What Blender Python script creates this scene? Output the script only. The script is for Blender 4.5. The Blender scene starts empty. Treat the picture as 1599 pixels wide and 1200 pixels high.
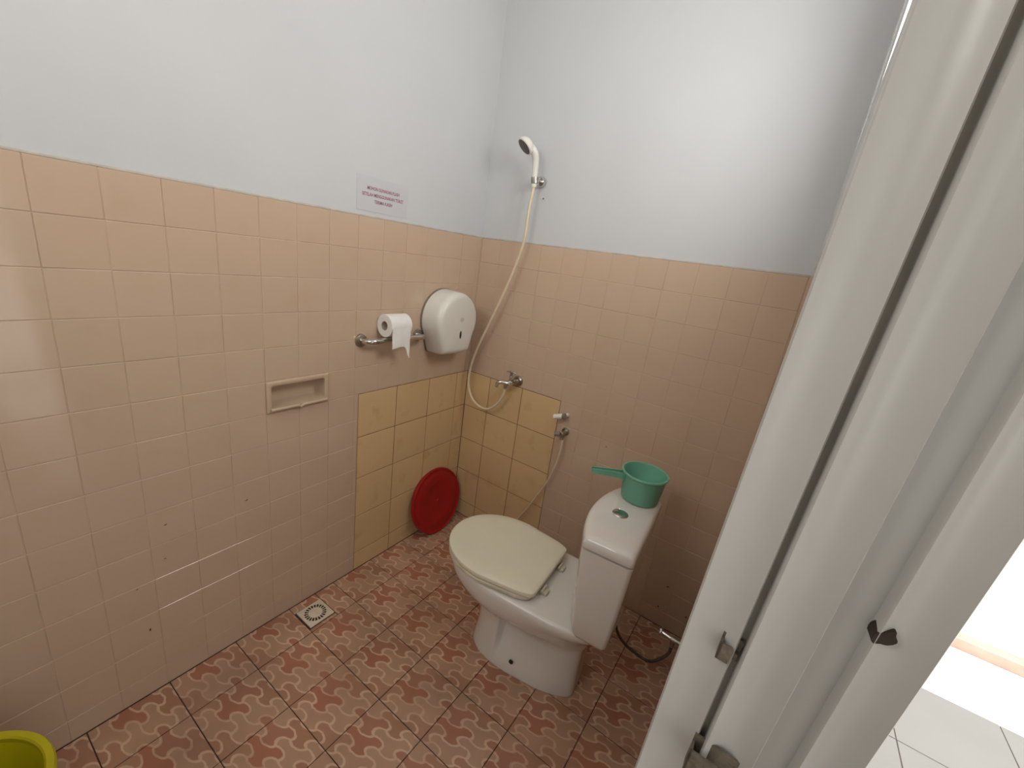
import bpy, bmesh, math, random
from mathutils import Vector, Matrix
random.seed(7)
S = bpy.context.scene
COL = S.collection
R = math.radians

# ------------------------------------------------------------------ camera
cam_d = bpy.data.cameras.new('camera'); cam = bpy.data.objects.new('camera', cam_d); COL.objects.link(cam)
CX, CY, CZ = 1.3971, -1.7569, 1.5233
yaw, pit, rol = -0.5592, -0.2926, 0.1404
fw = Vector((math.sin(yaw)*math.cos(pit), math.cos(yaw)*math.cos(pit), math.sin(pit)))
rt0 = Vector((math.cos(yaw), -math.sin(yaw), 0)); up0 = rt0.cross(fw)
rt = math.cos(rol)*rt0 + math.sin(rol)*up0; up = -math.sin(rol)*rt0 + math.cos(rol)*up0
M = Matrix((rt, up, -fw)).transposed().to_4x4(); M.translation = (CX, CY, CZ)
cam.matrix_world = M
cam_d.sensor_fit = 'HORIZONTAL'; cam_d.sensor_width = 36; cam_d.lens = 652.96*36/1599
cam_d.clip_start = .01; cam_d.clip_end = 200
S.camera = cam

# ------------------------------------------------------------------ world, sun, added window light, exposure
W = bpy.data.worlds.new('sky'); S.world = W; W.use_nodes = True
bg = W.node_tree.nodes['Background']; bg.inputs[0].default_value = (1, .975, .94, 1); bg.inputs[1].default_value = 1.05
sun_d = bpy.data.lights.new('sun', 'SUN'); sun_d.energy = 5.5; sun_d.angle = R(.6); sun_d.color = (1, .98, .95)
sun = bpy.data.objects.new('sun', sun_d); COL.objects.link(sun); sun.rotation_euler = (R(15), R(-10), 0); sun.location = (3, -3, 6)
def area(name, loc, rot, sx, sy, power, color, portal=False):
    d = bpy.data.lights.new(name, 'AREA'); d.shape = 'RECTANGLE'; d.size = sx; d.size_y = sy
    d.energy = power; d.color = color
    if portal: d.cycles.is_portal = True
    o = bpy.data.objects.new(name, d); COL.objects.link(o); o.location = loc; o.rotation_euler = rot
    return o
# fill light from two added windows, out of view in front and right walls
area('added_window_fill', (.62, -2.40, 2.28), (R(84), 0, 0), .88, .5, 10, (1, .97, .90))
area('added_side_window_fill', (1.50, -.70, 2.14), (0, R(90), 0), .52, .62, 10.2, (1, .99, .97))
area('doorway_portal', (1.60, -1.76, 1.05), (R(90), 0, R(90)), .74, 2.1, 1, (1, 1, 1), portal=True)
S.view_settings.view_transform = 'Standard'; S.view_settings.look = 'None'
S.view_settings.exposure = 0.1; S.view_settings.gamma = 1; S.view_settings.use_curve_mapping = False

# ------------------------------------------------------------------ materials
def NT(name):
    m = bpy.data.materials.new(name); m.use_nodes = True
    return m, m.node_tree, m.node_tree.nodes['Principled BSDF']
def mat(name, col, rough=.5, metal=0, var=.06, scale=8, bump=0, bscale=60, coat=0, spec=.5):
    m, t, b = NT(name); n = t.nodes; l = t.links
    tc = n.new('ShaderNodeTexCoord'); nz = n.new('ShaderNodeTexNoise'); nz.inputs['Scale'].default_value = scale
    nz.inputs['Detail'].default_value = 4
    l.new(tc.outputs['Object'], nz.inputs['Vector'])
    rp = n.new('ShaderNodeMapRange'); rp.inputs[1].default_value = .3; rp.inputs[2].default_value = .7
    rp.inputs[3].default_value = 1-var; rp.inputs[4].default_value = 1+var
    l.new(nz.outputs['Fac'], rp.inputs[0])
    mx = n.new('ShaderNodeVectorMath'); mx.operation = 'SCALE'; mx.inputs[0].default_value = col
    l.new(rp.outputs[0], mx.inputs['Scale']); l.new(mx.outputs[0], b.inputs['Base Color'])
    b.inputs['Roughness'].default_value = rough; b.inputs['Metallic'].default_value = metal
    b.inputs['Specular IOR Level'].default_value = spec
    if coat: b.inputs['Coat Weight'].default_value = coat; b.inputs['Coat Roughness'].default_value = .08
    if bump:
        n2 = n.new('ShaderNodeTexNoise'); n2.inputs['Scale'].default_value = bscale; n2.inputs['Detail'].default_value = 5
        l.new(tc.outputs['Object'], n2.inputs['Vector'])
        bp = n.new('ShaderNodeBump'); bp.inputs['Strength'].default_value = bump; bp.inputs['Distance'].default_value = .004
        l.new(n2.outputs['Fac'], bp.inputs['Height']); l.new(bp.outputs[0], b.inputs['Normal'])
    return m
def tile_mat(name, col, var, rough=.13, dirt=(.45, .3, .16), dirt_amt=.15):
    """glazed tile: tone drifting slowly over the wall, a different tone per tile, faint stains"""
    m, t, b = NT(name); n = t.nodes; l = t.links
    geo = n.new('ShaderNodeNewGeometry'); oi = n.new('ShaderNodeObjectInfo')
    nz = n.new('ShaderNodeTexNoise'); nz.inputs['Scale'].default_value = 2.6; nz.inputs['Detail'].default_value = 5
    l.new(geo.outputs['Position'], nz.inputs['Vector'])
    ad = n.new('ShaderNodeMath'); ad.operation = 'MULTIPLY_ADD'; ad.inputs[1].default_value = var*2
    l.new(oi.outputs['Random'], ad.inputs[0])
    a2 = n.new('ShaderNodeMath'); a2.operation = 'MULTIPLY_ADD'; a2.inputs[1].default_value = .10; a2.inputs[2].default_value = 1-var-.05
    l.new(nz.outputs['Fac'], a2.inputs[0]); l.new(a2.outputs[0], ad.inputs[2])
    sc = n.new('ShaderNodeVectorMath'); sc.operation = 'SCALE'; sc.inputs[0].default_value = col
    l.new(ad.outputs[0], sc.inputs['Scale'])
    n3 = n.new('ShaderNodeTexNoise'); n3.inputs['Scale'].default_value = 9; n3.inputs['Detail'].default_value = 8
    l.new(geo.outputs['Position'], n3.inputs['Vector'])
    mr = n.new('ShaderNodeMapRange'); mr.inputs[1].default_value = .56; mr.inputs[2].default_value = .75; mr.inputs[4].default_value = dirt_amt
    l.new(n3.outputs['Fac'], mr.inputs[0])
    mx = n.new('ShaderNodeMix'); mx.data_type = 'RGBA'; mx.inputs['B'].default_value = (*dirt, 1)
    l.new(mr.outputs[0], mx.inputs['Factor']); l.new(sc.outputs[0], mx.inputs['A']); l.new(mx.outputs['Result'], b.inputs['Base Color'])
    b.inputs['Roughness'].default_value = rough
    return m
def floor_tile_mat(name, s):
    """printed tile: three-lobed interlocking paver pattern, eight pieces per tile"""
    m, t, b = NT(name); n = t.nodes; l = t.links
    def mth(op, a, bb=None, c=None):
        k = n.new('ShaderNodeMath'); k.operation = op
        for i, v in enumerate((a, bb, c)):
            if v is None: continue
            if isinstance(v, (int, float)): k.inputs[i].default_value = v
            else: l.new(v, k.inputs[i])
        return k.outputs[0]
    tc = n.new('ShaderNodeTexCoord'); sx = n.new('ShaderNodeSeparateXYZ'); l.new(tc.outputs['Object'], sx.inputs[0])
    wob = n.new('ShaderNodeTexNoise'); wob.inputs['Scale'].default_value = 40; l.new(tc.outputs['Object'], wob.inputs['Vector'])
    wv = mth('MULTIPLY_ADD', wob.outputs['Fac'], .05, -.025)
    qu = mth('ADD', mth('MULTIPLY_ADD', sx.outputs[0], 1/s, -.31), wv)
    qv = mth('ADD', mth('MULTIPLY_ADD', sx.outputs[1], 1/s, -.42), wv)
    hx = mth('SUBTRACT', mth('MULTIPLY', qu, 2), qv); hy = mth('MULTIPLY', qv, 3.4641)
    ax = mth('ROUND', hx); ay = mth('MULTIPLY', mth('ROUND', mth('DIVIDE', hy, 1.73205)), 1.73205)
    bx = mth('ADD', mth('ROUND', mth('SUBTRACT', hx, .5)), .5)
    by = mth('MULTIPLY', mth('ADD', mth('ROUND', mth('SUBTRACT', mth('DIVIDE', hy, 1.73205), .5)), .5), 1.73205)
    def d2(x, y):
        dx = mth('SUBTRACT', hx, x); dy = mth('SUBTRACT', hy, y)
        return mth('ADD', mth('MULTIPLY', dx, dx), mth('MULTIPLY', dy, dy))
    sel = mth('LESS_THAN', d2(bx, by), d2(ax, ay))
    cx = mth('ADD', ax, mth('MULTIPLY', sel, mth('SUBTRACT', bx, ax)))
    cy = mth('ADD', ay, mth('MULTIPLY', sel, mth('SUBTRACT', by, ay)))
    px = mth('SUBTRACT', hx, cx); py = mth('SUBTRACT', hy, cy)
    k = .10; r = math.sqrt(k*k + .2887**2); mind = None
    for ang in (0, 120, 240):
        dx, dy = math.cos(R(ang)), math.sin(R(ang))
        ex = mth('SUBTRACT', px, (.5+k)*dx); ey = mth('SUBTRACT', py, (.5+k)*dy)
        d = mth('SUBTRACT', mth('SQRT', mth('ADD', mth('MULTIPLY', ex, ex), mth('MULTIPLY', ey, ey))), r)
        ins = mth('LESS_THAN', d, 0.0)
        cx = mth('ADD', cx, mth('MULTIPLY', ins, dx)); cy = mth('ADD', cy, mth('MULTIPLY', ins, dy))
        da = mth('ABSOLUTE', d); mind = da if mind is None else mth('MINIMUM', mind, da)
    idx = mth('FLOOR', mth('MODULO', mth('ADD', mth('ADD', mth('MULTIPLY', cx, 4), mth('DIVIDE', cy, .8660254)), 8000.5), 8))
    cr = n.new('ShaderNodeValToRGB'); cr.color_ramp.interpolation = 'CONSTANT'
    cols = [(.40, .165, .10), (.46, .275, .18), (.39, .205, .125), (.46, .28, .185), (.48, .29, .19), (.41, .22, .14), (.45, .275, .18), (.39, .18, .115)]
    e = cr.color_ramp.elements; e[0].color = (*cols[0], 1); e[1].position = 1/8; e[1].color = (*cols[1], 1)
    for i in range(2, 8):
        q = e.new(i/8); q.color = (*cols[i], 1)
    l.new(mth('MULTIPLY_ADD', idx, 1/8, 1/16), cr.inputs[0])
    ln = n.new('ShaderNodeMapRange'); ln.interpolation_type = 'SMOOTHSTEP'
    ln.inputs[1].default_value = .03; ln.inputs[2].default_value = .062; ln.inputs[3].default_value = 1; ln.inputs[4].default_value = 0
    l.new(mind, ln.inputs[0])
    geo = n.new('ShaderNodeNewGeometry'); nz = n.new('ShaderNodeTexNoise'); nz.inputs['Scale'].default_value = 7; nz.inputs['Detail'].default_value = 6
    l.new(geo.outputs['Position'], nz.inputs['Vector'])
    fade = n.new('ShaderNodeMapRange'); fade.inputs[1].default_value = .38; fade.inputs[2].default_value = .55; fade.inputs[3].default_value = .45; fade.inputs[4].default_value = .95
    l.new(nz.outputs['Fac'], fade.inputs[0])
    mx = n.new('ShaderNodeMix'); mx.data_type = 'RGBA'; mx.inputs['B'].default_value = (.66, .44, .31, 1)
    l.new(mth('MULTIPLY', ln.outputs[0], fade.outputs[0]), mx.inputs['Factor']); l.new(cr.outputs[0], mx.inputs['A'])
    n3 = n.new('ShaderNodeTexNoise'); n3.inputs['Scale'].default_value = 3; n3.inputs['Detail'].default_value = 8
    l.new(geo.outputs['Position'], n3.inputs['Vector'])
    g = n.new('ShaderNodeMapRange'); g.inputs[1].default_value = .35; g.inputs[2].default_value = .7; g.inputs[3].default_value = 1.12; g.inputs[4].default_value = .78
    l.new(n3.outputs['Fac'], g.inputs[0])
    sc = n.new('ShaderNodeVectorMath'); sc.operation = 'SCALE'; l.new(mx.outputs['Result'], sc.inputs[0]); l.new(g.outputs[0], sc.inputs['Scale'])
    l.new(sc.outputs[0], b.inputs['Base Color']); b.inputs['Roughness'].default_value = .34
    return m

FS = .2037                                              # floor tile pitch
M_plaster = mat('white_plaster', (.55, .556, .565), .75, var=.025, scale=2.5, bump=.12, bscale=35)
M_pink = tile_mat('pink_glaze', (.545, .40, .293), .012, rough=.09)
M_yellow = tile_mat('yellow_glaze', (.63, .445, .24), .03, rough=.18, dirt=(.3, .17, .06), dirt_amt=.35)
M_grout = mat('pale_grout', (.57, .425, .32), .8, var=.12, scale=14)
M_ygrout = mat('rusty_grout', (.24, .12, .045), .85, var=.35, scale=18)
M_floor = floor_tile_mat('printed_floor_tile', FS)
M_fgrout = mat('dark_floor_grout', (.075, .035, .022), .8, var=.3, scale=20)
M_ceil = mat('ceiling_paint', (.8, .8, .79), .8, var=.02)
M_frame = mat('shaded_white_gloss_paint', (.50, .49, .465), .32, var=.03, scale=6, bump=.05, bscale=25)  # colour toned down to stand in for shade from someone in the doorway
M_framed = mat('darker_frame_paint', (.45, .42, .36), .5, var=.10, scale=12)  # slightly darker, browner tone for the board in the groove
M_rust = mat('rusty_metal', (.20, .17, .13), .55, metal=.6, var=.35, scale=60, bump=.3, bscale=200)
M_hole = mat('dark_cavity', (.03, .02, .012), .9, var=.3, scale=80)
M_china = mat('white_vitreous_china', (.72, .69, .645), .12, var=.02, scale=5, coat=.3)
M_lid = mat('cream_plastic', (.72, .675, .535), .3, var=.03, scale=9)
M_seat = mat('aged_cream_plastic', (.60, .55, .42), .4, var=.12, scale=25)
M_chrome = mat('chrome', (.62, .61, .59), .14, metal=1, var=.1, scale=30)
M_dchrome = mat('dull_chrome', (.42, .39, .34), .3, metal=1, var=.3, scale=45)
M_green = mat('green_plastic', (.155, .40, .285), .38, var=.05, scale=12)
M_red = mat('red_plastic', (.34, .005, .005), .5, var=.06, scale=10)
M_yel = mat('yellow_plastic', (.52, .46, .008), .35, var=.05, scale=10)
M_hose = mat('cream_hose', (.66, .55, .38), .4, var=.05, scale=30)
M_whose = mat('white_hose', (.62, .50, .37), .45, var=.05, scale=30)
M_braid = mat('dark_braided_hose', (.10, .075, .06), .45, metal=.3, var=.3, scale=120)
M_white = mat('white_abs_plastic', (.74, .72, .65), .3, var=.03, scale=10)
M_backp = mat('grey_back_plate', (.20, .17, .14), .5, var=.1)
M_disp = mat('dispenser_plastic', (.68, .66, .60), .3, var=.03, scale=12)
M_paper = mat('tissue_paper', (.78, .76, .72), .9, var=.03, scale=50, bump=.1, bscale=300)
M_core = mat('cardboard_core', (.42, .36, .29), .9, var=.1)
M_sheet = mat('printed_paper', (.53, .53, .55), .7, var=.02)
M_ink = mat('maroon_ink', (.30, .10, .13), .8, var=.05)
M_dish = mat('beige_ceramic', (.52, .39, .275), .2, var=.04, scale=14)
M_drain = mat('drain_plastic', (.72, .62, .48), .4, var=.08, scale=40)
M_face = mat('grey_spray_face', (.10, .09, .08), .5, var=.2, scale=150)
M_out = mat('white_veranda_tile', (.62, .60, .57), .35, var=.04, scale=3)
M_ogr = mat('veranda_grout', (.22, .18, .14), .8, var=.2)
M_ground = mat('pale_concrete', (.78, .76, .72), .8, var=.05, scale=3, bump=.2)
M_kerb = mat('pink_brick_kerb', (.62, .38, .31), .8, var=.2, scale=9)
M_roof = mat('veranda_roof', (.6, .6, .58), .8, var=.05)

# ------------------------------------------------------------------ mesh helpers
def link(name, me, m=None, parent=None, loc=None, rot=None, mw=None):
    o = bpy.data.objects.new(name, me); COL.objects.link(o)
    if m and me is not None and not me.materials: me.materials.append(m)
    if parent: o.parent = parent
    if mw is not None: o.matrix_local = mw
    if loc: o.location = loc
    if rot: o.rotation_euler = rot
    return o
def tag(o, label, cat=None, group=None, kind=None):
    o['label'] = label
    if cat: o['category'] = cat
    if group: o['group'] = group
    if kind: o['kind'] = kind
    return o
def empty(name, loc=(0, 0, 0), rot=(0, 0, 0)):
    o = bpy.data.objects.new(name, None); COL.objects.link(o); o.location = loc; o.rotation_euler = rot; o.empty_display_size = .05
    return o
def fin(bm, smooth=40, name='mesh'):
    bmesh.ops.recalc_face_normals(bm, faces=bm.faces)
    me = bpy.data.meshes.new(name); bm.to_mesh(me); bm.free()
    if smooth:
        for p in me.polygons: p.use_smooth = True
        me.set_sharp_from_angle(angle=R(smooth))
    return me
def add_box(bm, x0, x1, y0, y1, z0, z1):
    v = [bm.verts.new(p) for p in ((x0,y0,z0),(x1,y0,z0),(x1,y1,z0),(x0,y1,z0),(x0,y0,z1),(x1,y0,z1),(x1,y1,z1),(x0,y1,z1))]
    for f in ((0,3,2,1),(4,5,6,7),(0,1,5,4),(1,2,6,5),(2,3,7,6),(3,0,4,7)): bm.faces.new([v[i] for i in f])
def box_me(*b, bevel=0, seg=2):
    bm = bmesh.new(); add_box(bm, *b)
    if bevel: bmesh.ops.bevel(bm, geom=bm.edges[:], offset=bevel, segments=seg, affect='EDGES', profile=.5)
    return fin(bm, 40 if bevel else 0)
def boxes_me(bs):
    bm = bmesh.new()
    for b in bs: add_box(bm, *b)
    return fin(bm, 0)
def loft(bm, rings, cap0=True, cap1=True, closed=True):
    vr = [[bm.verts.new(p) for p in r] for r in rings]; n = len(rings[0])
    for a, b in zip(vr, vr[1:]):
        for i in range(n if closed else n-1):
            j = (i+1) % n; bm.faces.new((a[i], a[j], b[j], b[i]))
    if cap0: bm.faces.new(vr[0][::-1])
    if cap1: bm.faces.new(vr[-1])
    return vr
def loft_me(rings, cap0=True, cap1=True, smooth=40):
    bm = bmesh.new(); loft(bm, rings, cap0, cap1); return fin(bm, smooth)
def lathe(prof, n=32, axis='Z', c0=False, c1=False):
    """prof: list of (radius, height); returns a mesh turned about the axis"""
    rings = []
    for r, h in prof:
        ring = []
        for i in range(n):
            a = 2*math.pi*i/n; x, y = r*math.cos(a), r*math.sin(a)
            ring.append({'Z': (x, y, h), 'Y': (x, h, y), 'X': (h, x, y)}[axis])
        rings.append(ring)
    return loft_me(rings, c0, c1)
def spline(pts, k=8):
    P = [Vector(p) for p in pts]; P = [P[0]*2-P[1]] + P + [P[-1]*2-P[-2]]; out = []
    for i in range(1, len(P)-2):
        p0, p1, p2, p3 = P[i-1:i+3]
        for j in range(k):
            t = j/k
            out.append(.5*((2*p1) + (p2-p0)*t + (2*p0-5*p1+4*p2-p3)*t*t + (3*p1-p0-3*p2+p3)*t**3))
    out.append(P[-2]); return out
def tube_rings(pts, rad, n=12):
    pts = [Vector(p) for p in pts]; rings = []; nrm = None
    for i, p in enumerate(pts):
        d = (pts[min(i+1, len(pts)-1)] - pts[max(i-1, 0)]).normalized()
        if nrm is None: nrm = d.orthogonal().normalized()
        nrm = (nrm - d*nrm.dot(d)).normalized(); bn = d.cross(nrm)
        r = rad(i/(len(pts)-1)) if callable(rad) else rad
        rings.append([p + r*(math.cos(2*math.pi*j/n)*nrm + math.sin(2*math.pi*j/n)*bn) for j in range(n)])
    return rings
def tube(pts, rad, n=12): return loft_me(tube_rings(pts, rad, n))
def cyl(p0, p1, r, n=20, bev=.0015):
    p0, p1 = Vector(p0), Vector(p1); d = (p1-p0).normalized()
    bev = min(bev, r*.4)
    pts = [p0, p0+d*bev, p1-d*bev, p1]; u = d.orthogonal().normalized(); v = d.cross(u)
    rr = [r-bev, r, r, r-bev]
    return loft_me([[p + q*(math.cos(2*math.pi*j/n)*u + math.sin(2*math.pi*j/n)*v) for j in range(n)] for p, q in zip(pts, rr)])

# ------------------------------------------------------------------ setting: walls, floor, ceiling
ZT, P = 1.5931, .1165                                   # top of the pink tiling, pink tile pitch
ZY = ZT - 6*P                                           # top of the yellow patch
XR, YF, HC = 1.405, -2.30, 2.80                         # right wall plane, front wall plane, ceiling
PB = -.005                                              # plaster set back from the tile face
NY0, NY1, NZ0, NZ1 = -1.063, -.860, .908, .996          # recess for the soap dish
lw = link('wall_left', boxes_me([(-.14, PB, YF-.14, NY0, 0, HC), (-.14, PB, NY1, .14, 0, HC), (-.14, PB, NY0, NY1, 0, NZ0),
                                 (-.14, PB, NY0, NY1, NZ1, HC), (-.14, -.07, NY0, NY1, NZ0, NZ1)]), M_plaster)
bw = link('wall_back', boxes_me([(PB, XR+.12, -PB, .14, 0, HC)]), M_plaster)
VY0, VY1, VZ0, VZ1 = -1.03, -.37, 1.86, 2.42               # opening of the added window in the right wall
DY0, DY1 = -2.13, -1.285                                # doorway in the right wall (rough opening)
rw = link('wall_right', boxes_me([(XR-PB, XR+.12, DY1, -PB, 0, VZ0), (XR-PB, XR+.12, DY1, -PB, VZ1, HC), (XR-PB, XR+.12, DY1, VY0, VZ0, VZ1), (XR-PB, XR+.12, VY1, -PB, VZ0, VZ1), (XR-PB, XR+.12, YF, DY0, 0, HC), (XR-PB, XR+.12, DY0, DY1, 2.12, HC)]), M_plaster)
WX0, WX1, WZ0, WZ1 = .15, 1.09, 2.0, 2.56
fwl = link('wall_front', boxes_me([(PB, XR+.12, YF-.14, YF, 0, WZ0), (PB, XR+.12, YF-.14, YF, WZ1, HC), (PB, WX0, YF-.14, YF, WZ0, WZ1), (WX1, XR+.12, YF-.14, YF, WZ0, WZ1)]), M_plaster)
ce = link('ceiling', boxes_me([(-.14, XR+.12, YF-.14, .14, HC, HC+.12)]), M_ceil)
fl = link('floor', boxes_me([(-.14, XR+.12, YF-.14, .14, -.15, -.0025)]), M_fgrout)
tag(lw, 'left wall, white plaster above square pink tiles', kind='structure'); tag(bw, 'back wall, white plaster above pink tiles with shower and taps', kind='structure')
tag(rw, 'right wall with the doorway', kind='structure'); tag(fwl, 'front wall behind the camera with an added window', kind='structure')
tag(ce, 'white ceiling', kind='structure'); tag(fl, 'floor of printed brown tiles', kind='structure')

_tc = {}
def tile_me(x0, y0, x1, y1, m, th=.006, ch=.0009):
    key = (round(x0, 4), round(y0, 4), round(x1, 4), round(y1, 4), m.name)
    if key in _tc: return _tc[key]
    bm = bmesh.new()
    rings = [[(x0, y0, z), (x1, y0, z), (x1, y1, z), (x0, y1, z)] for z in (-th, -ch)]
    rings.append([(x0+ch, y0+ch, 0), (x1-ch, y0+ch, 0), (x1-ch, y1-ch, 0), (x0+ch, y1-ch, 0)])
    loft(bm, rings, cap0=False); me = fin(bm, 0, 'tile'); me.materials.append(m); _tc[key] = me
    return me
BASIS = {'L': Matrix(((0, 0, 1), (1, 0, 0), (0, 1, 0))), 'B': Matrix(((1, 0, 0), (0, 0, -1), (0, 1, 0))),
         'R': Matrix(((0, 0, -1), (-1, 0, 0), (0, 1, 0))), 'F': Matrix.Identity(3)}
def put_tile(name, side, parent, u0, v0, u1, v1, m, gap, off=0, tilt=.25, org=None):
    """tile on a wall: u runs along the wall in the tile's own sense, v is height"""
    g = gap/2; gu = g*(.55 if m is M_pink else 1); cu, cv = ((u0+u1)/2, (v0+v1)/2) if org is None else org
    me = tile_me(u0+gu-cu, v0+g-cv, u1-gu-cu, v1-g-cv, m)
    pos = {'L': (off, cu, cv), 'B': (cu, -off, cv), 'R': (XR-off, -cu, cv), 'F': (cu, cv, off)}[side]
    rx, ry = R(random.gauss(0, tilt)), R(random.gauss(0, tilt))
    mw = Matrix.Translation(pos) @ (BASIS[side] @ Matrix.Rotation(rx, 3, 'X') @ Matrix.Rotation(ry, 3, 'Y')).to_4x4()
    return link(name, me, None, parent, mw=mw)
def cuts(lo, hi, start, step):
    k = math.ceil((lo-start)/step - 1e-6); out = [lo]
    while start+k*step < hi-1e-6:
        if start+k*step > lo+.004: out.append(start+k*step)
        k += 1
    return out + [hi]
ROWS = [0] + [ZT - k*P for k in range(13, -1, -1)]
ROWS = [z for i, z in enumerate(ROWS)]
YL = -.7067                                             # left edge of the yellow patch on the left wall
XY = .5875                                              # right edge of the yellow patch on the back wall
# grout beds behind the tiles
GB = -.0014
def bed(parent, bs, m): return link('grout_bed', boxes_me(bs), m, parent)
bed(lw, [(PB-.001, GB, YF, YL, 0, NZ0), (PB-.001, GB, YF, NY0, NZ0, NZ1), (PB-.001, GB, NY1, YL, NZ0, NZ1), (PB-.001, GB, YF, YL, NZ1, ZT-.002), (PB-.001, GB, YL, -PB, ZY, ZT-.002)], M_grout)
bed(lw, [(PB-.001, GB, YL-.002, -PB, 0, ZY+.002)], M_ygrout)
bed(bw, [(PB, XR-PB, -GB, -PB+.001, ZY, ZT-.002), (XY, XR-PB, -GB, -PB+.001, 0, ZY)], M_grout)
bed(bw, [(PB, XY+.002, -GB, -PB+.001, 0, ZY+.002)], M_ygrout)
bed(rw, [(XR-GB, XR-PB+.001, DY1+.01, 0, 0, ZT-.002)], M_grout)
GP = .0024
yc = cuts(YF, -.0005, -.612, P)
for z0, z1 in zip(ROWS, ROWS[1:]):
    for y0, y1 in zip(yc, yc[1:]):
        if z1 <= ZY+.01:
            if y0 >= YL-.001: continue
            y1 = min(y1, YL)
        if abs(z0-(ZT-6*P)) < .01 and y0 > -1.085 and y1 < -.84: continue      # soap dish here
        put_tile('pink_tile', 'L', lw, y0, z0, y1, z1, M_pink, GP)
for z0, z1 in zip(ROWS, ROWS[1:]):
    for x0, x1 in zip(cuts(.0005, XR-.001, .005, P), cuts(.0005, XR-.001, .005, P)[1:]):
        if z1 <= ZY+.01 and x0 < XY-.01: continue
        put_tile('pink_tile', 'B', bw, x0, z0, x1, z1, M_pink, GP)
rc = cuts(.002, -DY1-.004, .03, P)
for z0, z1 in zip(ROWS, ROWS[1:]):
    for u0, u1 in zip(rc, rc[1:]): put_tile('pink_tile', 'R', rw, u0, z0, u1, z1, M_pink, GP)
YZ = [0] + [ZY-.2*k for k in range(4, -1, -1)]
for z0, z1 in zip(YZ, YZ[1:]):
    for y0, y1 in zip([YL, -.5003, -.2939, -.0875], [-.5003, -.2939, -.0875, -.001]):
        put_tile('yellow_tile', 'L', lw, y0, z0, y1, z1, M_yellow, .0036, off=.0006)
    for x0, x1 in zip([.001, .159, .364], [.159, .364, XY]):
        put_tile('yellow_tile', 'B', bw, x0, z0, x1, z1, M_yellow, .0036, off=.0006)

# pale edge line along the top of the tiling, small chips and screws in the walls
M_edge = mat('pale_edge_grout', (.50, .46, .41), .8, var=.15, scale=20)
link('edge_line', box_me(PB-.001, -.0008, YF, -.0008, ZT-.001, ZT+.006, bevel=.0015), M_edge, lw)
link('edge_line', box_me(-.0008, XR, .0008, -PB+.001, ZT-.001, ZT+.006, bevel=.0015), M_edge, bw)
def chip(parent, pos, side, a, b, ang):
    bm = bmesh.new(); ring = [(a*math.cos(R(t))*(1+.3*math.sin(R(3*t+ang))), b*math.sin(R(t))*(1+.25*math.cos(R(2*t))), 0) for t in range(0, 360, 30)]
    loft(bm, [[(x, y, -.002) for x, y, z in ring], [(x*.8, y*.8, .0007) for x, y, z in ring]])
    o = link('chip', fin(bm, 0), M_hole, parent, mw=Matrix.Translation(pos) @ (BASIS[side] @ Matrix.Rotation(R(ang), 3, 'Z')).to_4x4()); o['label'] = 'small dark chip in the glaze'
for y, z, a, b, g in ((-1.454, .251, .0022, .0075, -10), (-1.155, .588, .006, .0018, 25), (-1.385, .606, .005, .0017, 10), (-1.396, .488, .004, .0015, 0), (-1.47, .42, .003, .0015, 20)):
    chip(lw, (0, y, z), 'L', a, b, g)
for x, z, a, b, g in ((1.262, .215, .005, .004, 20), (1.247, .095, .004, .0045, 0), (1.365, .115, .0045, .0035, 30), (.852, .752, .003, .003, 0)):
    chip(bw, (x, 0, z), 'B', a, b, g)
link('screw', cyl((.323, -PB, 1.793), (.323, -PB-.004, 1.793), .0035, 10), M_rust, bw)

# floor tiles
FX, FY = .1678, .001
DX0, DX1, DYa, DYb = .041, .151, -1.014, -.903           # floor drain cut-out
for i in range(12):
    ya = FY-(i+1)*FS; yb = FY-i*FS
    for j in range(-1, 7):
        xa = FX+j*FS; xb = xa+FS
        x0, x1, y0, y1 = max(xa, .001), min(xb, XR-.001), max(ya, YF), min(yb, -.0005)
        if x1-x0 < .004: continue
        rects = [(x0, y0, x1, y1)]
        if j == -1 and i == 4: rects = [(x0, DYb, x1, y1), (x0, y0, DX0, DYb), (DX1, y0, x1, DYb)]
        for q in rects: put_tile('floor_tile', 'F', fl, q[0], q[1], q[2], q[3], M_floor, .003, org=(xa, ya), tilt=.12)

# ------------------------------------------------------------------ door frame (out of plumb, painted white)
door = empty('door_1', (1.47, -1.36, 0)); tag(door, 'white painted wooden door frame with rounded mouldings beside the doorway', kind='structure')
ZP = CZ
LX, LY = .0243, -.068                                    # lean of the jamb per metre of height
D0 = CY + .37
def lean(p, z): return (p[0] + LX*(z-ZP) - 1.47, p[1] + LY*(z-ZP) + 1.36, z)
def extr(prof, z0=.0, z1=2.08): return loft_me([[lean(p, z) for p in prof] for z in (z0, z1)], smooth=50)
def arc(cx, cy, r, a0, a1, n): return [(cx+r*math.cos(R(a0+(a1-a0)*i/n)), cy+r*math.sin(R(a0+(a1-a0)*i/n))) for i in range(n+1)]
def bead(x0, x1, yl, sag, yr, back):
    """hollow (cove) strip seen from -y: sharp arris at the left, hollow in the middle, rising again at the right"""
    pts = [(x0, back), (x0, yl+.002), (x0+.0012, yl)]; n = 16
    for i in range(1, n+1):
        t = i/n; pts.append((x0+.0012+(x1-x0-.0024)*t, yl+(yr-yl)*t + sag*4*t*(1-t)))
    pts += [(x1, yr+.002), (x1, back)]; return pts
b0 = D0
def xat(az, d): return CX + d*math.tan(R(az))
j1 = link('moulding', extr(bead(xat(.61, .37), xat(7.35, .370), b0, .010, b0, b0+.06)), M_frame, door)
gv = link('jamb_board', extr([(xat(.9, .40), b0+.0125), (1.552, b0+.0125), (1.552, b0+.105), (xat(.9, .40), b0+.105)]), M_framed, door)
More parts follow.
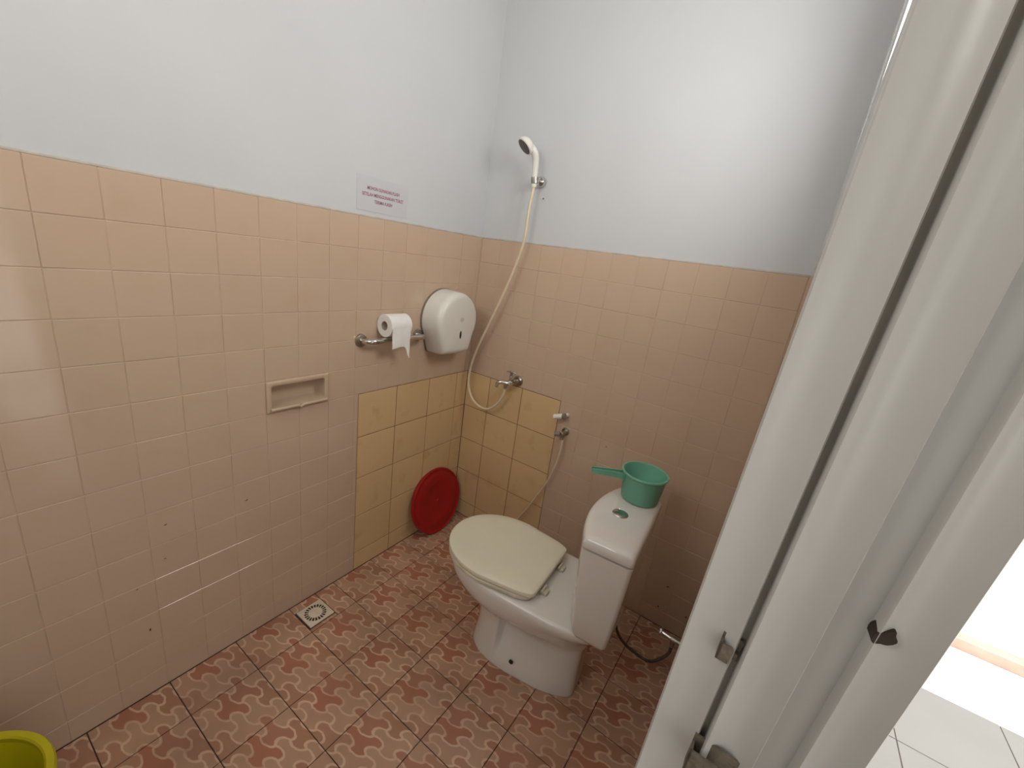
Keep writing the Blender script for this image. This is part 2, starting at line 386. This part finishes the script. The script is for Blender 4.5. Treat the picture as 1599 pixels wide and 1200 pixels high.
j2 = link('moulding', extr(bead(xat(8.45, .362), xat(14.7, .362), b0-.008, .014, b0-.010, b0+.05)), M_frame, door)
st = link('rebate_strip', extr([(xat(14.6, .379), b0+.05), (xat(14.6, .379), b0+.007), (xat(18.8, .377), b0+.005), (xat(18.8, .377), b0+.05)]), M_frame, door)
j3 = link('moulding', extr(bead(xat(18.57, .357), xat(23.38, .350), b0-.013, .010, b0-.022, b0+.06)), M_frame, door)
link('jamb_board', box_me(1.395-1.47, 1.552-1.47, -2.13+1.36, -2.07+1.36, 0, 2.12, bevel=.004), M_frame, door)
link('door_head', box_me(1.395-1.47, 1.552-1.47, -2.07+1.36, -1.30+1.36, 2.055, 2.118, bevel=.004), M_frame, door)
# latch keepers screwed into the groove between the first two mouldings, and the bolt hole
def W2D(x, y, z): return (x-1.47, y+1.36, z)
def keeper(name, x, y, z, w, h, d, lab):
    bm = bmesh.new()
    add_box(bm, -w/2, w/2, .000, .0022, -h/2, h/2)                        # plate
    add_box(bm, -w/2, -w/2+.0022, -d, .0, -h/2, h/2*.55)                   # ear
    add_box(bm, -w/2, w*.1, -d, -d+.0022, -h/2, h/2*.55)                   # lip
    add_box(bm, w*.22, w*.42, -.004, .0, -h*.30, -h*.05)                   # screw head
    o = link(name, fin(bm, 0), M_rust, door, loc=W2D(x, y, z), rot=(R(3.9), R(1.4), 0)); o['label'] = lab
    return o
keeper('latch_keeper', 1.4325, -1.3575, 1.1975, .018, .026, .009, 'small bent steel latch keeper with rust')
keeper('latch_keeper', 1.4520, -1.3565, 1.0560, .044, .044, .012, 'larger steel latch keeper, dark and rusty')
bm = bmesh.new()
rr = [(.0048*math.cos(R(a)) * (1+.3*math.sin(R(2*a+40))), .0085*math.sin(R(a)) * (1+.22*math.cos(R(3*a)))) for a in range(0, 360, 20)]
loft(bm, [[(x, -.0012, z) for x, z in rr], [(x, .012, z) for x, z in rr]])
hole = link('bolt_hole', fin(bm, 40), M_hole, door, loc=W2D(1.5168, -1.3822, 1.2925), rot=(R(3.9), R(28), R(8))); hole['label'] = 'ragged dark bolt hole in the outer moulding'

# added window in the front wall (behind the camera), there for its fill light
wn = empty('added_window_1', ((WX0+WX1)/2, YF-.07, (WZ0+WZ1)/2)); tag(wn, 'added high open window in the front wall', kind='structure')
hw, hh = (WX1-WX0)/2, (WZ1-WZ0)/2
for b in ((-hw, hw, -.05, .05, -hh, -hh+.03), (-hw, hw, -.05, .05, hh-.03, hh), (-hw, -hw+.03, -.05, .05, -hh+.03, hh-.03), (hw-.03, hw, -.05, .05, -hh+.03, hh-.03)):
    link('added_window_frame', box_me(*b, bevel=.003), M_frame, wn)

wn2 = empty('added_window_2', (XR+.06, (VY0+VY1)/2, (VZ0+VZ1)/2)); tag(wn2, 'added open window in the right wall above the tiles', kind='structure')  # unseen window, added so light reaches the left wall and corner
hw, hh = (VY1-VY0)/2, (VZ1-VZ0)/2
for b in ((-.05, .05, -hw, hw, -hh, -hh+.025), (-.05, .05, -hw, hw, hh-.025, hh), (-.05, .05, -hw, -hw+.025, -hh+.025, hh-.025), (-.05, .05, hw-.025, hw, -hh+.025, hh-.025)):
    link('added_window_frame', box_me(*b, bevel=.003), M_frame, wn2)

# ------------------------------------------------------------------ outside: veranda, step, sunlit ground
ex = link('floor_veranda', boxes_me([(XR+.12, 4.2, -4.2, .470, -.16, -.0025)]), M_ogr); tag(ex, 'white tiled veranda floor outside the doorway', kind='structure')
OX, OY = 2.14, .098; OS = .377
for i in range(-4, 2):
    for j in range(-2, 6):
        xa, ya = OX+j*OS, OY+i*OS
        x0, x1, y0, y1 = max(xa, XR+.16), min(xa+OS, 4.2), ya, min(ya+OS, .475)
        if x1-x0 > .01 and y1-y0 > .01: put_tile('veranda_tile', 'F', ex, x0, y0, x1, y1, M_out, .004, tilt=.05)
tag(link('ground', boxes_me([(-6, 14, .4705, 16, -.40, -.06), (4.2005, 14, -10, .4705, -.40, -.06)]), M_ground), 'bright sunlit concrete ground beyond the veranda', kind='structure')
tag(link('trim_kerb', box_me(1.6, 9, 1.00, 1.07, -.06, .0, bevel=.006), M_kerb), 'pinkish low kerb on the sunlit ground', kind='structure')
tag(link('roof_veranda', boxes_me([(XR+.121, 2.27, -4.3, -.25, 2.70, 2.80)]), M_roof), 'roof slab over the veranda', kind='structure')

# ------------------------------------------------------------------ toilet
TL = empty('toilet', (1.205, -.497, 0), (0, 0, R(184)))
tag(TL, 'white one-piece toilet with closed cream lid on the brown tiled floor', 'toilet')
NS = 160
def sg(v): return -1 if v < 0 else 1
def egg(z, s0, s1, sw, hw, nf=2.15, nb=3.2, tap=0, dent=0):
    out = []
    for i in range(NS):
        a = 2*math.pi*i/NS; c, q = math.cos(a), math.sin(a); n = nf if c > 0 else nb
        s = sw + (s1-sw if c > 0 else sw-s0)*sg(c)*abs(c)**(2/n)
        w = hw*sg(q)*abs(q)**(2/n)
        if c < 0: w *= 1 - tap*((sw-s)/(sw-s0))**2
        if dent:
            k = min(1, max(0, (.428-s)/.016)); k = k*k*(3-2*k)*max(0, min(1, (s-.16)/.24))
            w -= sg(w)*min(abs(w), dent*k)
        out.append((s, w, z))
    return out
BR = [(0, .108, .568, .36, .128, 2.6, 9, .42, 0), (.012, .108, .568, .36, .128, 2.6, 9, .42, 0), (.05, .11, .562, .36, .123, 2.6, 9, .42, .006), (.085, .111, .557, .36, .119, 2.6, 9, .42, .022),
      (.12, .111, .555, .36, .117, 2.6, 9, .42, .036), (.17, .11, .556, .36, .117, 2.6, 9, .42, .044), (.205, .108, .560, .362, .119, 2.5, 8, .42, .044), (.225, .10, .575, .366, .127, 2.4, 7, .42, .036),
      (.242, .095, .602, .38, .142, 2.3, 6, .42, .022), (.258, .09, .632, .39, .157, 2.25, 5, .42, .010), (.275, .08, .660, .40, .169, 2.2, 4.5, .40, .002), (.297, .065, .686, .42, .179, 2.2, 4, .34, 0),
      (.322, .05, .705, .43, .186, 2.2, 4, .22, 0), (.340, .035, .713, .435, .188, 2.2, 4, .08, 0), (.36, .025, .718, .437, .189, 2.2, 4, 0, 0),
      (.378, .02, .72, .44, .189, 2.2, 4, 0, 0), (.385, .024, .716, .44, .185, 2.2, 4, 0, 0), (.387, .035, .705, .44, .175, 2.2, 4, 0, 0)]
bowl = link('bowl', loft_me([egg(b[0], b[1], b[2], b[3], b[4], b[5], b[6], b[7], b[8]) for b in BR], smooth=60), M_china, TL)
def slab(zs, s0, s1, sw, hw, tap, nb=22):
    """egg-shaped slab; zs = list of (z, inset)"""
    return loft_me([egg(z, s0+i*.6, s1-i, sw, hw-i, 2.1, nb, tap) for z, i in zs], smooth=35)
link('seat', slab([(.390, .012), (.3925, .005), (.396, .002), (.404, .002), (.408, .006)], .305, .732, .50, .195, .20), M_seat, TL)
link('lid', slab([(.4105, .006), (.4125, .002), (.424, .000), (.4285, .002), (.431, .007), (.4325, .03), (.433, .06)], .292, .733, .50, .193, .20), M_lid, TL)
for w in (-.075, .075):
    h = link('hinge', box_me(.268, .300, w-.016, w+.016, .3865, .399, bevel=.005), M_seat, TL)
    link('hinge_pin', cyl((.287, w-.020, .403), (.287, w+.020, .403), .0055), M_seat, h)
def tank_ring(z, hw, dep, bul, r, inset=0, off=0):
    """plan outline: flat back at s=0, rounded corners, swelling front"""
    pts = []; s0 = off+inset; hw -= inset; dep = dep-inset; n = 8
    for i in range(n+1):
        a = R(180+90*i/n); pts.append((s0+r+r*math.cos(a), -hw+r+r*math.sin(a)))
    rf = .012
    for i in range(n+1):
        a = R(270+70*i/n); pts.append((dep-rf+rf*math.cos(a), -hw+rf+rf*math.sin(a)))
    wa = -pts[-1][1]; m = 26; sb = pts[-1][0]
    for i in range(1, m):
        w = -wa+2*wa*i/m; pts.append((sb+bul*(1-(w/wa)**2), w))
    for i in range(n+1):
        a = R(20+70*i/n); pts.append((dep-rf+rf*math.cos(a), hw-rf+rf*math.sin(a)))
    for i in range(n+1):
        a = R(90+90*i/n); pts.append((s0+r+r*math.cos(a), hw-r+r*math.sin(a)))
    return [(s, w, z) for s, w in pts]
TK = [(.375, .172, .125, .05, .012, .012, .025), (.385, .180, .132, .05, .014, .004, .022), (.40, .184, .135, .05, .015, 0, .020), (.47, .189, .142, .046, .015, 0, .014),
      (.60, .195, .150, .042, .015, 0, .006), (.722, .199, .156, .040, .015, 0, .0)]
link('tank', loft_me([tank_ring(*t) for t in TK], smooth=50), M_china, TL)
TB = [(.7222, .190, .150, .04, .010, .008, 0), (.7280, .190, .150, .04, .010, .008, 0), (.7281, .200, .158, .040, .015, .001, -.001), (.7300, .200, .158, .040, .015, 0, -.001), (.745, .200, .158, .040, .015, 0, -.001), (.755, .200, .158, .04, .015, .002, -.001), (.761, .200, .158, .040, .015, .006, -.001),
      (.765, .200, .158, .040, .014, .014, -.001), (.7668, .200, .158, .040, .012, .028, -.001), (.767, .2, .158, .03, .01, .05, -.001)]
link('tank_lid', loft_me([tank_ring(*t) for t in TB], smooth=60), M_china, TL)
fb = link('flush_button', lathe([(.0265, 0), (.0265, .003), (.024, .0055), (.0225, .0045), (.0222, .0052), (.015, .0066), (.0, .007)], 32, c0=True), M_chrome, TL, loc=(.101, .006, .7655))
bh = link('bolt_hole', cyl((0, -.004, 0), (0, .003, 0), .0085), M_hole, TL, loc=(.345, .121, .055)); bh['label'] = 'dark floor bolt hole in the side of the foot'

# ------------------------------------------------------------------ green scoop on the tank
sc_ = empty('water_scoop', (1.120, -.362, .7672)); tag(sc_, 'green plastic water scoop with straight handle standing on the toilet tank', 'scoop')
link('cup', lathe([(0, .0), (.058, 0), (.063, .003), (.0655, .008), (.0745, .096), (.079, .098), (.0808, .102), (.079, .106), (.0745, .106), (.0725, .102), (.0635, .010), (.060, .005), (0, .005)], 48), M_green, sc_)
hd = Vector((-.80, -.60, 0)); hs = Vector((-hd.y, hd.x, 0)); rings = []
for t, wd, dz in [(.0735, .014, .032), (.085, .013, .025), (.11, .012, .021), (.15, .0115, .0195), (.182, .011, .018), (.190, .008, .013)]:
    c = hd*t; top = .099 + (t-.07)*.03
    rings.append([tuple(c+hs*a+Vector((0, 0, z))) for a, z in ((-wd, top), (-wd+.003, top), (-wd+.003, top-dz*.55), (wd-.003, top-dz*.55), (wd-.003, top), (wd, top), (wd*.85, top-dz), (-wd*.85, top-dz))])
link('handle', loft_me(rings, smooth=30), M_green, sc_)

# ------------------------------------------------------------------ red lid leaning in the corner, yellow bucket
rd = empty('basin_lid', (.046, -.206, .180), (0, R(90-12.5), 0)); tag(rd, 'round red plastic lid leaning against yellow tiles in the corner', 'lid')
link('disc', lathe([(0, .004), (.10, .004), (.104, .006), (.150, .006), (.158, .002), (.171, .002), (.176, .006), (.181, .005), (.183, 0), (.182, -.012), (.179, -.012), (.178, -.002), (.16, -.003), (0, -.002)], 64), M_red, rd)
link('knob', lathe([(.010, .003), (.010, .006), (.007, .009), (0, .0095)], 20), M_red, rd)
bk = empty('bucket', (.262, -1.878, 0)); tag(bk, 'yellow plastic bucket on the floor against the left wall', 'bucket')
link('body', lathe([(0, .001), (.118, .001), (.123, .006), (.158, .272), (.160, .290), (.1575, .292), (.154, .280), (.120, .010), (0, .008)], 64), M_yel, bk)
link('rim', lathe([(.158, .276), (.170, .276), (.1735, .283), (.1735, .294), (.170, .300), (.158, .300), (.1545, .296), (.1545, .284), (.158, .276)], 64), M_yel, bk)
hp = [(.176*math.cos(R(a)), .176*math.sin(R(a))*.55-.02, .275+.0*a) for a in range(180, 361, 10)]
hp = [(.178*math.cos(R(a)), -.14*math.sin(R(a-180))**.8 if a not in (180, 360) else 0, .272-.06*math.sin(R(a-180))) for a in range(180, 361, 10)]
link('bail', tube([(x, -abs(y)*1.28, z) for x, y, z in hp], .003), M_dchrome, bk)
for s in (-1, 1): link('bail_lug', cyl((s*.160, 0, .272), (s*.1825, 0, .272), .008), M_yel, bk)

# ------------------------------------------------------------------ shower on the back wall
sb = empty('shower_set', (.30, 0, 1.860)); tag(sb, 'white hand shower with cream hose hanging in a chrome bracket', 'shower')
def L(p, o=(.30, 0, 1.860)): return (p[0]-o[0], p[1]-o[1], p[2]-o[2])
br = link('wall_bracket', lathe([(.0, -.017), (.016, -.016), (.021, -.011), (.023, -.002), (.023, .005)], 28, 'Y'), M_chrome, sb, loc=(.004, -.004, 0))
link('holder_cup', cyl((.002, -.053, -.016), (.000, -.057, .010), .0165), M_dchrome, sb)
link('bracket_arm', cyl((.004, -.015, 0), (.002, -.05, -.002), .009), M_chrome, sb)
hpts = spline([(.001, -.054, -.03), (.000, -.060, .02), (.002, -.068, .06), (.003, -.078, .088), (-.004, -.092, .108), (-.016, -.104, .120)], 6)
link('handle', tube(hpts, lambda t: .0115+.004*min(1, t*1.4), 16), M_white, sb)
hn = Vector((-.38, -.56, -.72)).normalized(); hq = hn.to_track_quat('Z', 'Y')
hdc = Vector((-.030, -.118, .116))
hh_ = link('shower_head', lathe([(0, -.030), (.020, -.028), (.033, -.018), (.039, -.004), (.039, .003), (.036, .006), (.033, .006)], 36), M_white, sb)
hh_.location = hdc; hh_.rotation_mode = 'QUATERNION'; hh_.rotation_quaternion = hq
link('spray_face', lathe([(.0335, .002), (.0335, .006), (.030, .0072), (0, .0078)], 36), M_face, hh_)
hose = spline([(.302, -.055, 1.838), (.299, -.057, 1.80), (.295, -.060, 1.728), (.291, -.06, 1.596), (.258, -.06, 1.471), (.214, -.06, 1.345), (.145, -.06, 1.173), (.092, -.06, 1.045), (.062, -.06, .932),
               (.061, -.06, .842), (.09, -.06, .778), (.144, -.06, .743), (.209, -.06, .745), (.264, -.06, .795), (.292, -.06, .853), (.297, -.062, .895)], 8)
link('hose', tube([L(p) for p in hose], .0066, 12), M_hose, sb)

tp = empty('wall_tap', (.333, 0, .925)); tag(tp, 'chrome two-way wall tap with lever above the yellow tiles', 'tap')
link('flange', lathe([(.0, -.012), (.020, -.011), (.026, -.004), (.027, 0)], 28, 'Y'), M_dchrome, tp)
link('body', cyl((0, -.004, 0), (-.012, -.082, -.004), .0125), M_chrome, tp)
link('collar', cyl((-.004, -.028, -.001), (-.006, -.042, -.002), .017), M_dchrome, tp)
link('bonnet', cyl((-.0095, -.058, .0), (-.0095, -.058, .034), .010), M_chrome, tp)
hv = link('lever', cyl((-.0095, -.058, .030), (-.0095, -.060, .056), .0065), M_dchrome, tp)
link('lever_bar', tube([(-.034, -.062, .052), (-.02, -.06, .055), (-.0095, -.06, .056), (.004, -.058, .054), (.014, -.056, .050)], .0045), M_dchrome, hv)
link('spout', tube(spline([(-.012, -.078, -.003), (-.034, -.094, .001), (-.052, -.104, -.006), (-.058, -.108, -.028)], 6), lambda t: .0095-.001*t), M_chrome, tp)
link('hose_outlet', cyl((-.034, -.062, -.008), (-.035, -.062, -.038), .0095), M_dchrome, tp)
link('side_outlet', cyl((-.008, -.060, -.006), (-.034, -.062, -.010), .009), M_chrome, tp)
link('side_knob', cyl((.004, -.045, .008), (.026, -.042, .016), .010), M_dchrome, tp)

# ------------------------------------------------------------------ bidet spray and its valve
bs = empty('bidet_spray', (.622, 0, .838)); tag(bs, 'small white bidet sprayer in a wall hook beside the yellow patch', 'sprayer')
link('hook', cyl((.014, 0, 0), (.010, -.034, 0), .010), M_white, bs)
link('hook_clip', cyl((.020, -.040, .006), (.006, -.040, .0), .0145), M_backp, bs)
link('spray_body', cyl((.012, -.040, .004), (-.034, -.052, -.012), .0125), M_white, bs)
av = empty('stop_valve', (.640, 0, .752)); tag(av, 'chrome stop valve with thin white hose under the bidet sprayer', 'valve')
link('flange', lathe([(0, -.008), (.016, -.008), (.020, -.002), (.020, 0)], 24, 'Y'), M_dchrome, av)
link('body', cyl((0, -.004, 0), (-.002, -.045, -.002), .010), M_dchrome, av)
link('knob', cyl((-.010, -.040, -.003), (-.034, -.052, -.008), .0125), M_backp, av)
link('outlet', cyl((.002, -.036, .0), (.004, -.036, -.030), .008), M_dchrome, av)
bhp = [(.648, -.036, .725), (.645, -.036, .640), (.617, -.036, .508), (.568, -.036, .386), (.517, -.036, .273), (.480, -.036, .202), (.44, -.04, .12), (.40, -.06, .03), (.43, -.11, .008), (.50, -.12, .007)]
link('hose', tube([(p[0]-.640, p[1], p[2]-.755) for p in spline(bhp, 8)], .0050, 10), M_whose, av)

# stop valve and braided hose for the tank
tv = empty('tank_valve', (1.403, -.205, .150)); tag(tv, 'dull chrome angle valve with dark hose feeding the tank by the door frame', 'valve')
link('flange', lathe([(.0, -.008), (.019, -.007), (.022, 0)], 24, 'X'), M_dchrome, tv)
link('body', cyl((0, 0, 0), (-.062, .002, .0), .011), M_dchrome, tv)
link('bonnet', cyl((-.055, .002, 0), (-.098, .006, .002), .0085), M_chrome, tv)
kn = link('knob', lathe([(.006, .0), (.0155, -.001), (.017, -.006), (.0155, -.012), (.008, -.013), (.007, -.009), (0, -.009)], 24, 'X'), M_chrome, tv, loc=(-.097, .006, .002))
link('outlet', cyl((-.050, .002, -.006), (-.051, .002, -.036), .009), M_dchrome, tv)
fh = [(1.352, -.203, .115), (1.349, -.215, .085), (1.32, -.243, .055), (1.286, -.268, .048), (1.235, -.272, .055), (1.191, -.280, .075), (1.158, -.305, .13), (1.138, -.345, .24), (1.135, -.37, .385)]
link('feed_hose', tube([(p[0]-1.403, p[1]+.205, p[2]-.150) for p in spline(fh, 8)], .0062, 10), M_braid, tv)

# ------------------------------------------------------------------ paper dispenser, grab bar, paper roll
dp = empty('paper_dispenser', (.001, -.250, 1.200)); tag(dp, 'round white jumbo toilet paper dispenser on the pink wall near the corner', 'dispenser')
def disp_ring(x, ins, RR=.137):
    pts = []; r = RR-ins; zb = -.157+ins; hb = .088-ins*.6; a0 = -28
    for i in range(41):
        a = R(a0+(180-2*a0)*i/40); pts.append((x, r*math.cos(a), r*math.sin(a)))
    pts += [(x, -hb-.004, zb+.006), (x, -hb+.004, zb), (x, -hb*.33, zb-.003), (x, hb*.33, zb-.003), (x, hb-.004, zb), (x, hb+.004, zb+.006)]
    return pts
link('back_plate', loft_me([disp_ring(0, -.002), disp_ring(.010, -.002)], smooth=35), M_backp, dp)
cv = link('cover', loft_me([disp_ring(.010, .0), disp_ring(.085, .002), disp_ring(.100, .004), disp_ring(.112, .010), disp_ring(.119, .019), disp_ring(.121, .030), disp_ring(.122, .07)], smooth=50), M_disp, dp)
bm = bmesh.new(); loft(bm, [[(x, .0065*math.cos(R(a)), .019*math.sin(R(a))) for a in range(0, 360, 20)] for x in (.1215, .1228)])
lk = link('lock_slot', fin(bm, 40), M_hole, cv, loc=(0, .010, -.062)); lk['label'] = 'narrow dark viewing slot'
bm = bmesh.new()
loft(bm, [[(x, .013*math.cos(R(a)), .011*math.sin(R(a))) for a in range(0, 360, 24)] for x in (.1215, .1226)])
lg = link('emblem', fin(bm, 40), mat('faint_print', (.52, .49, .44), .4), cv, loc=(0, .012, .010)); lg['label'] = 'faint grey oval emblem'

gb = empty('grab_bar', (0, -.553, 1.124)); tag(gb, 'short chrome grab bar on the pink wall holding a paper roll', 'grab bar')
for s in (-1, 1): link('wall_flange', lathe([(.0, .012), (.016, .011), (.0255, .007), (.027, 0)], 28, 'X'), M_dchrome, gb, loc=(.0005, s*.153, 0))
link('bar', tube(spline([(.005, -.153, 0), (.03, -.152, .001), (.050, -.143, .003), (.060, -.122, .005), (.061, -.06, .006), (.061, .06, .006), (.060, .122, .005), (.050, .143, .003), (.03, .152, .001), (.005, .153, 0)], 6), .0115, 16), M_chrome, gb)
tr = empty('toilet_roll', (.0475, -.575, 1.1885)); tag(tr, 'white toilet paper roll resting on the chrome bar with a torn end', 'toilet roll')
link('roll', lathe([(.019, -.054), (.0455, -.054), (.0468, -.0525), (.0468, .0525), (.0455, .054), (.019, .054)], 48, 'Y'), M_paper, tr)
link('core', lathe([(.0192, -.054), (.0192, .054), (.0178, .054), (.0178, -.054), (.0192, -.054)], 32, 'Y'), M_core, tr)
bm = bmesh.new()                                           # hanging sheet with a torn narrow tail
cols_ = [-.052, -.036, -.020, -.004, .012, .024, .034, .043]
bots = [-.087, -.085, -.083, -.082, -.082, -.092, -.120, -.136]
def sheet(off):
    g = []
    for y, zb in zip(cols_, bots):
        col = []
        for t in range(9):
            f = t/8; z = -.005 + (zb+.005)*f
            x = .0472 if z > -.01 else .0472 - .022*min(1, (-z-.01)/.03)*0 + .0
            x = .0472 + .004*math.sin(max(0, -z)*40 + y*30)*min(1, -z*12)
            x = max(x, .0472) - (.0)
            col.append((x+off, y, z))
        g.append(col)
    return g
A = sheet(.0004); B = sheet(.0016)
va = [[bm.verts.new(p) for p in c] for c in A]; vb = [[bm.verts.new(p) for p in c] for c in B]
for i in range(len(va)-1):
    for j in range(8):
        bm.faces.new((va[i][j], va[i][j+1], va[i+1][j+1], va[i+1][j])); bm.faces.new((vb[i][j], vb[i+1][j], vb[i+1][j+1], vb[i][j+1]))
    for k in (0, 8): bm.faces.new((va[i][k], va[i+1][k], vb[i+1][k], vb[i][k]))
for i in (0, len(va)-1):
    for j in range(8): bm.faces.new((va[i][j], vb[i][j], vb[i][j+1], va[i][j+1]))
link('hanging_sheet', fin(bm, 60), M_paper, tr)

# ------------------------------------------------------------------ soap dish recessed in the left wall
sd = empty('soap_dish', (0, -.9615, .9523)); tag(sd, 'beige ceramic soap dish recessed between pink tiles of the left wall', 'soap dish')
def rrect(x, hy, hz, r, n=5):
    pts = []
    for cy, cz, a0 in ((hy-r, hz-r, 0), (-hy+r, hz-r, 90), (-hy+r, -hz+r, 180), (hy-r, -hz+r, 270)):
        for i in range(n+1):
            a = R(a0+90*i/n); pts.append((x, cy+r*math.cos(a), cz+r*math.sin(a)))
    return pts
link('rim', loft_me([rrect(-.004, .1155, .0575, .004), rrect(.003, .1155, .0575, .004), rrect(.006, .113, .055, .005), rrect(.0065, .106, .048, .006), rrect(.004, .099, .041, .008)], False, False, 50), M_dish, sd)
link('bowl', loft_me([rrect(.004, .099, .041, .008), rrect(-.010, .0975, .0395, .010), rrect(-.050, .094, .036, .013), rrect(-.056, .086, .028, .012)], False, True, 50), M_dish, sd)
lipp = [(.010, -.105, -.044), (.012, -.06, -.0435), (.013, -.018, -.043), (.011, -.006, -.047), (.010, 0, -.051), (.011, .006, -.047), (.013, .018, -.043), (.012, .06, -.0435), (.010, .105, -.044)]
link('lip', tube(spline(lipp, 4), .0062, 10), M_dish, sd)

# ------------------------------------------------------------------ paper sign on the plaster
sg_ = empty('paper_sign', (PB, -.618, 1.674)); tag(sg_, 'small white paper notice with three red printed lines above the pink tiles', 'sign')
link('sheet', box_me(.0004, .0012, -.119, .119, -.061, .058), M_sheet, sg_)
def text(s, y, z, size, width):
    cu = bpy.data.curves.new('lettering', 'FONT'); cu.body = s; cu.size = size; cu.align_x = 'CENTER'; cu.align_y = 'CENTER'; cu.offset = size*.018
    o = bpy.data.objects.new('lettering_tmp', cu); COL.objects.link(o)
    dg = bpy.context.evaluated_depsgraph_get(); me = bpy.data.meshes.new_from_object(o.evaluated_get(dg))
    bpy.data.objects.remove(o); bpy.data.curves.remove(cu)
    xs = [v.co.x for v in me.vertices]; k = width/(max(xs)-min(xs))
    for v in me.vertices: v.co.x *= k
    me.materials.clear()
    q = link('lettering', me, M_ink, sg_, mw=Matrix.Translation((.0016, y, z)) @ BASIS['L'].to_4x4()); q['label'] = 'line of maroon print reading ' + s.lower()
text('MOHON GUNAKAN FLUSH', .0, .019, .0165, .150)
text('SETELAH MENGGUNAKAN TOILET', .0, -.003, .0165, .194)
text('TERIMA KASIH', .0, -.025, .0165, .084)

# ------------------------------------------------------------------ floor drain
dr = empty('floor_drain', ((DX0+DX1)/2, (DYa+DYb)/2, 0)); tag(dr, 'square white floor drain with a ring of slots near the left wall', 'drain')
hx, hy = (DX1-DX0)/2-.003, (DYb-DYa)/2-.003
link('plate', box_me(-hx, hx, -hy, hy, -.002, .0035, bevel=.0012), M_drain, dr)
rg = link('dark_ring', lathe([(.026, .003), (.026, .0038), (.042, .0038), (.042, .003)], 48), M_hole, dr)
link('cap', lathe([(.0265, .003), (.0265, .0046), (.024, .0054), (0, .0056)], 40), M_drain, dr)
for i in range(20):
    o = link('grate_bar', _bar if i else box_me(.0255, .0425, -.0018, .0018, .0034, .0050), M_drain, dr, rot=(0, 0, 2*math.pi*i/20)); _bar = o.data
